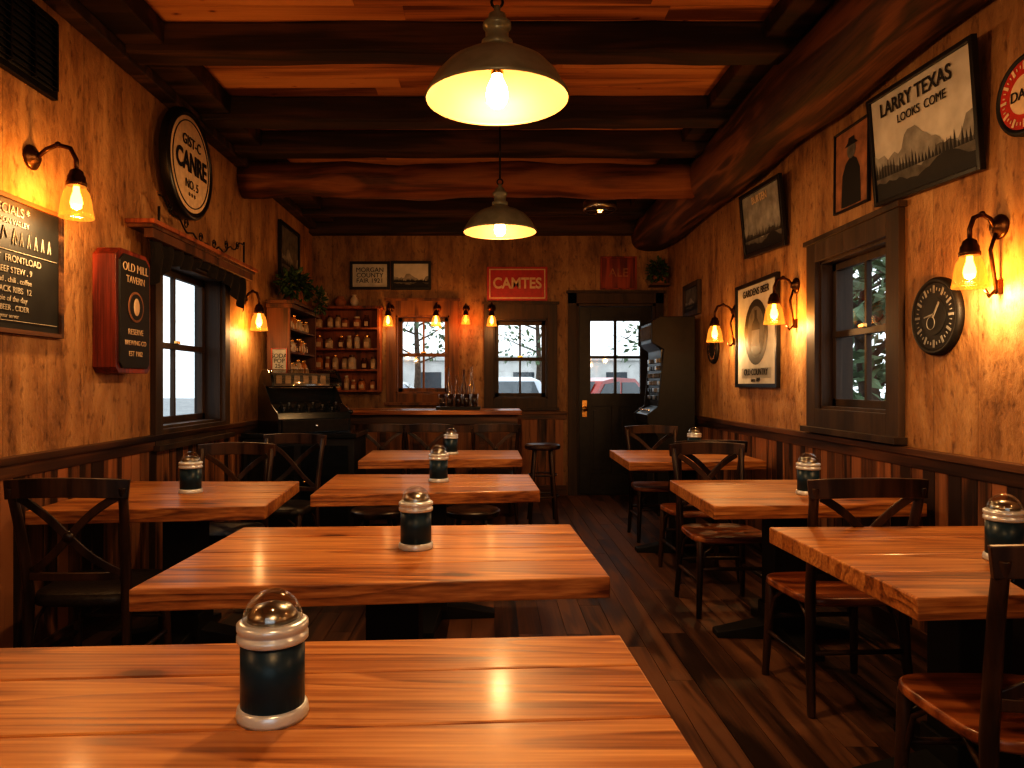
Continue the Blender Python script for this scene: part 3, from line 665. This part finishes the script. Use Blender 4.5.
# ------------------------------------------------------------------ bar, shelves, machines
b = B(); X0, X1 = -1.47, .32; Y0, Y1 = 7.28, 7.85
b.bb(X0, X1, Y0-.08, Y1, 1.0, 1.045, 'bar_wood'); b.bb(X0+.03, X1-.04, Y0, Y1-.03, .0, 1.0, 'hutch_wood')
b.bb(X0+.03, X1-.04, Y0-.02, Y0, .0, .12, 'trim_wood'); b.bb(X0+.03, X1-.04, Y0-.02, Y0, .90, .98, 'trim_wood')
for i in range(6): xx = X0+.06+i*(X1-X0-.13)/5; b.bb(xx-.03, xx+.03, Y0-.018, Y0, .12, .90, 'trim_wood')
for i in range(5): xx = X0+.06+(i+.5)*(X1-X0-.13)/5; b.bb(xx-.10, xx+.10, Y0-.010, Y0, .2, .82, 'window_wood_warm')
b.done('bar_counter', bevel=.006)
def jar(b, x, y, z, r, h, mat, lid='jar_dark', seg=14):
    b.lathe([(0, 0), (r, 0), (r, h*.68), (r*.7, h*.8), (r*.6, h*.85)], mat, (x, y, z), seg); b.lathe([(r*.66, h*.84), (r*.68, h), (0, h)], lid, (x, y, z), seg)
    b.bb(x-r*.6, x+r*.6, y-r*1.02, y-r*.8, z+h*.15, z+h*.5, 'cream')
b = B(); m = 'shelf_wood'; x0, x1 = -2.07, -1.27; z0, z1 = 1.22, 2.18; yb = D-.001; yf = D-.22
b.bb(x0, x0+.03, yf, yb, z0, z1, m); b.bb(x1-.03, x1, yf, yb, z0, z1, m); b.bb(x0, x1, yb-.015, yb, z0, z1, m); b.bb(x0-.0, x1+.02, yf-.02, yb, z1, z1+.03, m)
mats = ['jar_amber', 'jar_white', 'jar_dark', 'ceramic', 'terracotta', 'jar_amber', 'ceramic']
for k in range(4):
    zz = z0+.0+k*.24; b.bb(x0+.03, x1-.03, yf, yb-.015, zz, zz+.022, m)
    xx = x0+.08
    while xx < x1-.08:
        r = rnd(.032, .05); jar(b, xx, yf+.08+rnd(0, .04), zz+.022, r, rnd(.10, .17), random.choice(mats), random.choice(['jar_white', 'brass', 'jar_dark'])); xx += r*2+rnd(.008, .05)
b.done('jar_shelf', bevel=.002)
for xx, mt, r, h in ((-1.93, 'ceramic', .06, .17), (-1.74, 'terracotta', .07, .12), (-1.58, 'jar_white', .05, .14)):
    b = B(); b.lathe([(0, 0), (r*.6, 0), (r, h*.35), (r*.95, h*.6), (r*.45, h*.85), (r*.6, h), (r*.5, h), (r*.35, h*.85)], mt, seg=22); b.done('clay_vase', (xx, D-.12, z1+.03))
# counter items
b = B()
for i in range(5):
    for j in range(2):
        b.lathe([(0, 0), (.03, 0), (.036, .13), (.034, .13), (.028, .01), (0, .01)], 'dome_glass', (-.5+i*.085, 7.5+j*.1, 1.075), 16)
b.bb(-.56, -.10, 7.43, 7.66, 1.046, 1.073, 'black_metal'); b.done('glass_rack')
for xx, hh_ in ((-.44, .44), (-.36, .36), (-.28, .42), (-.20, .45)):
    b = B(); k = hh_/.32; b.lathe([(0, 0), (.028, 0), (.030, .02*k), (.030, .17*k), (.012, .23*k), (.011, .31*k), (.014, .32*k), (0, .32*k)], 'dome_glass' if xx != -.28 else 'jar_dark', seg=18); b.bb(-.02, .02, -.032, -.028, .05, .15, 'paper_grey'); b.done('bottle', (xx, 7.75, 1.046))
# hutch
b = B(); m = 'hutch_wood'; L0, L1 = 6.62, 7.62
b.bb(L0, L0+.03, -.26, -.047, 0, 2.05, m); b.bb(L1-.03, L1, -.26, -.047, 0, 2.05, m); b.bb(L0, L1, -.06, -.047, 0, 2.05, m)
b.bb(L0-.04, L1+.04, -.31, -.047, 2.05, 2.08, m); b.bb(L0-.02, L1+.02, -.285, -.047, 2.01, 2.05, m); b.bb(L0, L1, -.26, -.047, .0, .9, m)
for k in range(5):
    zz = .95+k*.215; b.bb(L0+.03, L1-.03, -.25, -.06, zz, zz+.02, m)
    uu = L0+.09
    while uu < L1-.08:
        r = rnd(.028, .045); jar(b, uu, -.17, zz+.02, r, rnd(.09, .16), random.choice(mats), 'brass'); uu += 2*r+rnd(.01, .05)
b.done('storage_hutch', (-W, 0, 0), LW, bevel=.004)
o = framed('recipe_card', .15, .24, (-W+.165, 6.618, 1.52), 0, 'redbox_wood', 'paper_grey', .012, .015); text(o, 'SODA\nPOP\n25c', (0, -.011, 0), .055, 'ink')
def leafy(b, c, R, n, mat, s=.05, lim=None):
    for i in range(n):
        d = Vector((random.gauss(0, 1), random.gauss(0, 1), random.gauss(0, 1))).normalized(); q = rnd(.35, 1)
        p = Vector((c[0]+d.x*R[0]*q, c[1]+d.y*R[1]*q, c[2]+d.z*R[2]*q))
        t = (d+Vector((rnd(-.5, .5), rnd(-.5, .5), rnd(-.8, .3)))).normalized(); sd = t.cross(Vector((rnd(-1, 1), rnd(-1, 1), 1))).normalized(); l = s*rnd(.6, 1.3)
        nn = sd.cross(t)
        vv = [p, p+t*l*.5+sd*l*.28, p+t*l, p+t*l*.5-sd*l*.28, p+t*l*.5+nn*l*.1]
        if lim and not all(lim(v) for v in vv): continue
        b.add(vv, [(0, 1, 4), (1, 2, 4), (2, 3, 4), (3, 0, 4)], mat)
b = B(); b.lathe([(0, 0), (.07, 0), (.10, .12), (.11, .13), (.09, .13), (0, .12)], 'terracotta', seg=20)
leafy(b, (0, 0, .19), (.15, .36, .13), 560, 'green_leaf', .07, lambda v: v.x > -.13 and v.z > .005)
leafy(b, (.185, .20, .06), (.05, .2, .12), 150, 'green_leaf', .06, lambda v: v.x > .150)
for k in range(12): a = rnd(0, 6.28); b.tube([(0, 0, .12), (.06*math.cos(a), .15*math.sin(a), .24), (.11*math.cos(a), .32*math.sin(a), .2)], .004, 'green_leaf', 5)
b.done('potted_plant', (-W+.19, 7.05, 2.081), fix=False)
b = B(); b.bb(-.12, .09, -.02, .195, -.02, 0, 'trim_wood'); b.lathe([(0, 0), (.06, 0), (.08, .1), (.07, .1), (0, .09)], 'terracotta', (0, .09, 0), 18); leafy(b, (-.02, .06, .16), (.12, .13, .13), 320, 'green_leaf', .06, lambda v: v.y < .19 and v.x < .10 and v.z < .34)
b.done('potted_plant', (1.98, D-.2, 2.47), fix=False)
# register cabinet + register
b = B(); b.bb(-2.04, -1.12, 5.95, 6.5, .05, .86, 'black_matte'); b.bb(-2.05, -1.10, 5.92, 6.52, .86, .90, 'black_gloss'); b.bb(-2.0, -1.16, 5.97, 6.48, 0, .05, 'black_matte')
b.bb(-2.0, -1.62, 5.938, 5.95, .12, .80, 'black_gloss'); b.bb(-1.56, -1.17, 5.938, 5.95, .12, .80, 'black_gloss'); b.ball((-1.65, 5.93, .5), .015, 'brass'); b.ball((-1.53, 5.93, .5), .015, 'brass')
b.done('sideboard_cabinet', bevel=.006)
b = B()
pr = [(-.24, 0), (.24, 0), (.24, .38), (.20, .41), (.12, .41), (.04, .37), (-.08, .24), (-.22, .17), (-.24, .12)]
b.ext(pr, 'YZ', -.32, .32, 'black_gloss')
b.ext([(-.255, .01), (-.24, .01), (-.24, .11), (-.255, .11)], 'YZ', -.29, .29, 'black_metal'); b.ball((0, -.265, .06), .016, 'chrome')
for r_ in range(3):
    for c_ in range(8):
        t = r_/3; yy = -.19+.11*t; zz = .195+.06*t
        b.lathe([(.005, 0), (.005, .018), (.011, .021), (.011, .026), (0, .028)], 'black_metal' if (r_+c_) % 3 else 'steel', (-.25+c_*.07, yy, zz-.01), 10)
for k in range(3): b.tube([(-.29, .05-.03*k, .375-.035*k), (.29, .05-.03*k, .375-.035*k)], .004, 'chrome', 6)
gl = [(.16*math.cos(t)+.08, .385+.15*math.sin(t)) for t in [pi*i/14 for i in range(15)]]
b.ext(gl, 'YZ', -.29, .29, 'dome_glass', True); b.ext([(.05, .39), (.13, .39), (.13, .50), (.05, .50)], 'YZ', -.26, .26, 'paper_dark')
for i in range(6): b.bb(-.23+i*.08, -.18+i*.08, .044, .05, .41, .48, 'ceramic')
b.ext(gl, 'YZ', -.315, -.29, 'black_gloss'); b.ext(gl, 'YZ', .29, .315, 'black_gloss')
b.tube([(.32, 0, .22), (.37, 0, .22), (.38, -.10, .17)], .01, 'chrome', 8, ref=(0, 1, 0)); b.ball((.38, -.12, .16), .022, 'black_gloss')
b.done('cash_register', (-1.60, 6.2, .902), .65, bevel=.004)
# arcade / selection machine on the right
b = B()
pr = [(2.03, .0), (1.66, .0), (1.66, .78), (1.56, .92), (1.55, 1.0), (1.66, 1.08), (1.72, 1.65), (1.60, 1.72), (1.60, 1.93), (1.68, 1.98), (2.03, 1.98)]
b.ext(pr, 'XZ', 7.12, 7.16, 'black_matte'); b.ext(pr, 'XZ', 7.74, 7.78, 'black_matte'); b.ext([(1.70 if x < 1.75 else x, z) if z > 1.05 and z < 1.7 else (x+.015 if x < 2 else x, z) for x, z in pr], 'XZ', 7.16, 7.74, 'black_paint')
for r_ in range(6):
    for c_ in range(5): b.box((1.695, 7.23+c_*.11, 1.17+r_*.075), (.02, .085, .045), random.choice(['paper_dark', 'steel', 'paper_grey', 'paper_dark', 'black_metal']))
b.box((1.61, 7.45, 1.83), (.015, .5, .14), 'paper_dark')
for c_ in range(5): b.ball((1.60, 7.25+c_*.1, 1.045), .016, 'chrome', 8, 5)
b.bb(1.655, 1.672, 7.3, 7.6, .2, .6, 'steel')
b.done('arcade_cabinet', bevel=.006)
# ceiling spotlight
b = B(); b.lathe([(0, .0), (.05, 0), (.05, .19), (0, .19)], 'black_metal', (0, 0, .07), 16); b.lathe([(.15, 0), (.16, .01), (.155, .08), (.10, .12), (0, .125)], 'steel', (0, 0, -.02), 28)
b.tube([(.13*math.cos(2*pi*i/28), .13*math.sin(2*pi*i/28), -.02) for i in range(28)], .014, 'bronze', 8, closed=True)
for k in range(4): a = k*pi/4; b.tube([(-.13*math.cos(a), -.13*math.sin(a), -.03), (.13*math.cos(a), .13*math.sin(a), -.03)], .005, 'bronze', 6)
b.ball((0, 0, .0), .04, 'roomglow_lamp'); b.done('ceiling_spotlight', (1.03, 6.75, 2.955), fix=False)
# ------------------------------------------------------------------ outdoors
b = B(); b.bb(-60, 60, -60, 80, -.5, -.16, 'asphalt'); b.done('ground')
def car(x, y, rz, mat):
    b = B(); b.M = Matrix.Scale(1.12, 4)
    body = [(-2.1, .35), (2.1, .35), (2.15, .62), (2.0, .82), (1.2, .92), (-1.9, .95), (-2.15, .8)]
    cab = [(-1.7, .93), (1.1, .90), (.5, 1.38), (-.1, 1.46), (-1.0, 1.44), (-1.45, 1.25)]
    b.ext(body, 'XZ', -.85, .85, mat); b.ext(cab, 'XZ', -.72, .72, mat)
    b.add([(1.08, -.62, .94), (1.08, .62, .94), (.56, .58, 1.37), (.56, -.58, 1.37)], [(0, 1, 2, 3)], 'car_glass')
    b.bb(2.11, 2.16, -.45, .45, .45, .66, 'tyre')
    for s in (-1, 1):
        b.ext([(-1.45, .96), (-.35, .96), (-.35, 1.36), (-1.0, 1.36), (-1.3, 1.2)], 'XZ', s*.722, s*.73, 'car_glass'); b.ext([(-.25, .96), (.85, .96), (.42, 1.32), (-.25, 1.38)], 'XZ', s*.722, s*.73, 'car_glass')
        for xx in (-1.35, 1.3):
            b.lathe([(0, -.1), (.2, -.1), (.33, -.1), (.34, 0), (.33, .1), (.2, .1), (0, .1)], 'tyre', (xx, s*.78, .33), 24, 'Y'); b.lathe([(0, 0), (.19, 0), (.17, .02), (0, .03)], 'chrome', (xx, s*.88, .33), 16, 'Y')
        b.box((2.08, s*.6, .68), (.12, .3, .12), 'jar_white'); b.box((-2.1, s*.65, .74), (.1, .25, .12), 'red')
    b.done('car', (x, y, -.16), rz, bevel=.05, seg=3)
car(.15, 15.5, -1.35, 'car_white'); car(2.2, 17, -2.2, 'car_red'); car(-3.2, 22, 0, 'car_white')
def tree(x, y, h, R, n=900, lo=.4):
    b = B(); b.tube([(0, 0, 0), (.1, 0, h*.3), (0, .1, h*.6), (.1, 0, h*.9)], .16, 'bark', 10, scl=[1.2, .9, .6, .2], ref=(0, 1, 0))
    for k in range(9):
        a = k*2.4; z = h*(.35+.05*k); b.tube([(0, 0, z), (math.cos(a)*R*.4, math.sin(a)*R*.4, z+.4), (math.cos(a)*R*.8, math.sin(a)*R*.8, z+.9)], .05, 'bark', 6, scl=[1, .7, .3])
    for k in range(14):
        a = k*2.4; q = R*rnd(.2, .8); leafy(b, (math.cos(a)*q, math.sin(a)*q, h*rnd(lo, 1.0)), (R*.4, R*.4, R*.35), n//14, 'tree_leaf', .30)
    b.done('tree', (x, y, -.16), fix=False)
tree(5.3, 10.2, 3.8, 1.5, 700, .25); tree(6.6, 13.6, 5, 2.0, 700, .2); tree(8.5, 13, 6, 2.2); tree(-3.5, 34, 7, 2.6, 500); tree(2.5, 38, 8, 3, 500); tree(7.5, 31, 7, 2.8, 500); tree(-9.5, 16, 5, 1.6, 420)
b = B(); b.bb(-16, 18, 62, 70, -.16, 3.4, 'facade'); b.bb(-16.3, 18.3, 61.7, 70, 3.4, 3.8, 'facade')
for i in range(8): b.bb(-14+i*4, -12.2+i*4, 61.95, 62, .9, 2.4, 'car_glass')
b.done('building')
# ------------------------------------------------------------------ world + camera
w = bpy.data.worlds.new('world'); bpy.context.scene.world = w; w.use_nodes = True; nt = w.node_tree
bg = nt.nodes['Background']; bg.inputs[0].default_value = (.86, .94, 1.0, 1); bg.inputs[1].default_value = 1.5
cam = bpy.data.cameras.new('camera'); co = bpy.data.objects.new('camera', cam); bpy.context.collection.objects.link(co)
co.location = (0, 0, 1.3); co.rotation_euler = (pi/2, 0, 0)
cam.sensor_width = 36; cam.lens = 720/1024*36; cam.shift_x = 22/1024; cam.shift_y = 1/1024; cam.clip_start = .05; cam.clip_end = 300
sc = bpy.context.scene; sc.camera = co
sc.view_settings.view_transform = 'Standard'
for lk in ('High Contrast', 'Medium High Contrast', 'None'):
    try: sc.view_settings.look = lk; break
    except Exception as e: print(e)
sc.view_settings.exposure = 0.0
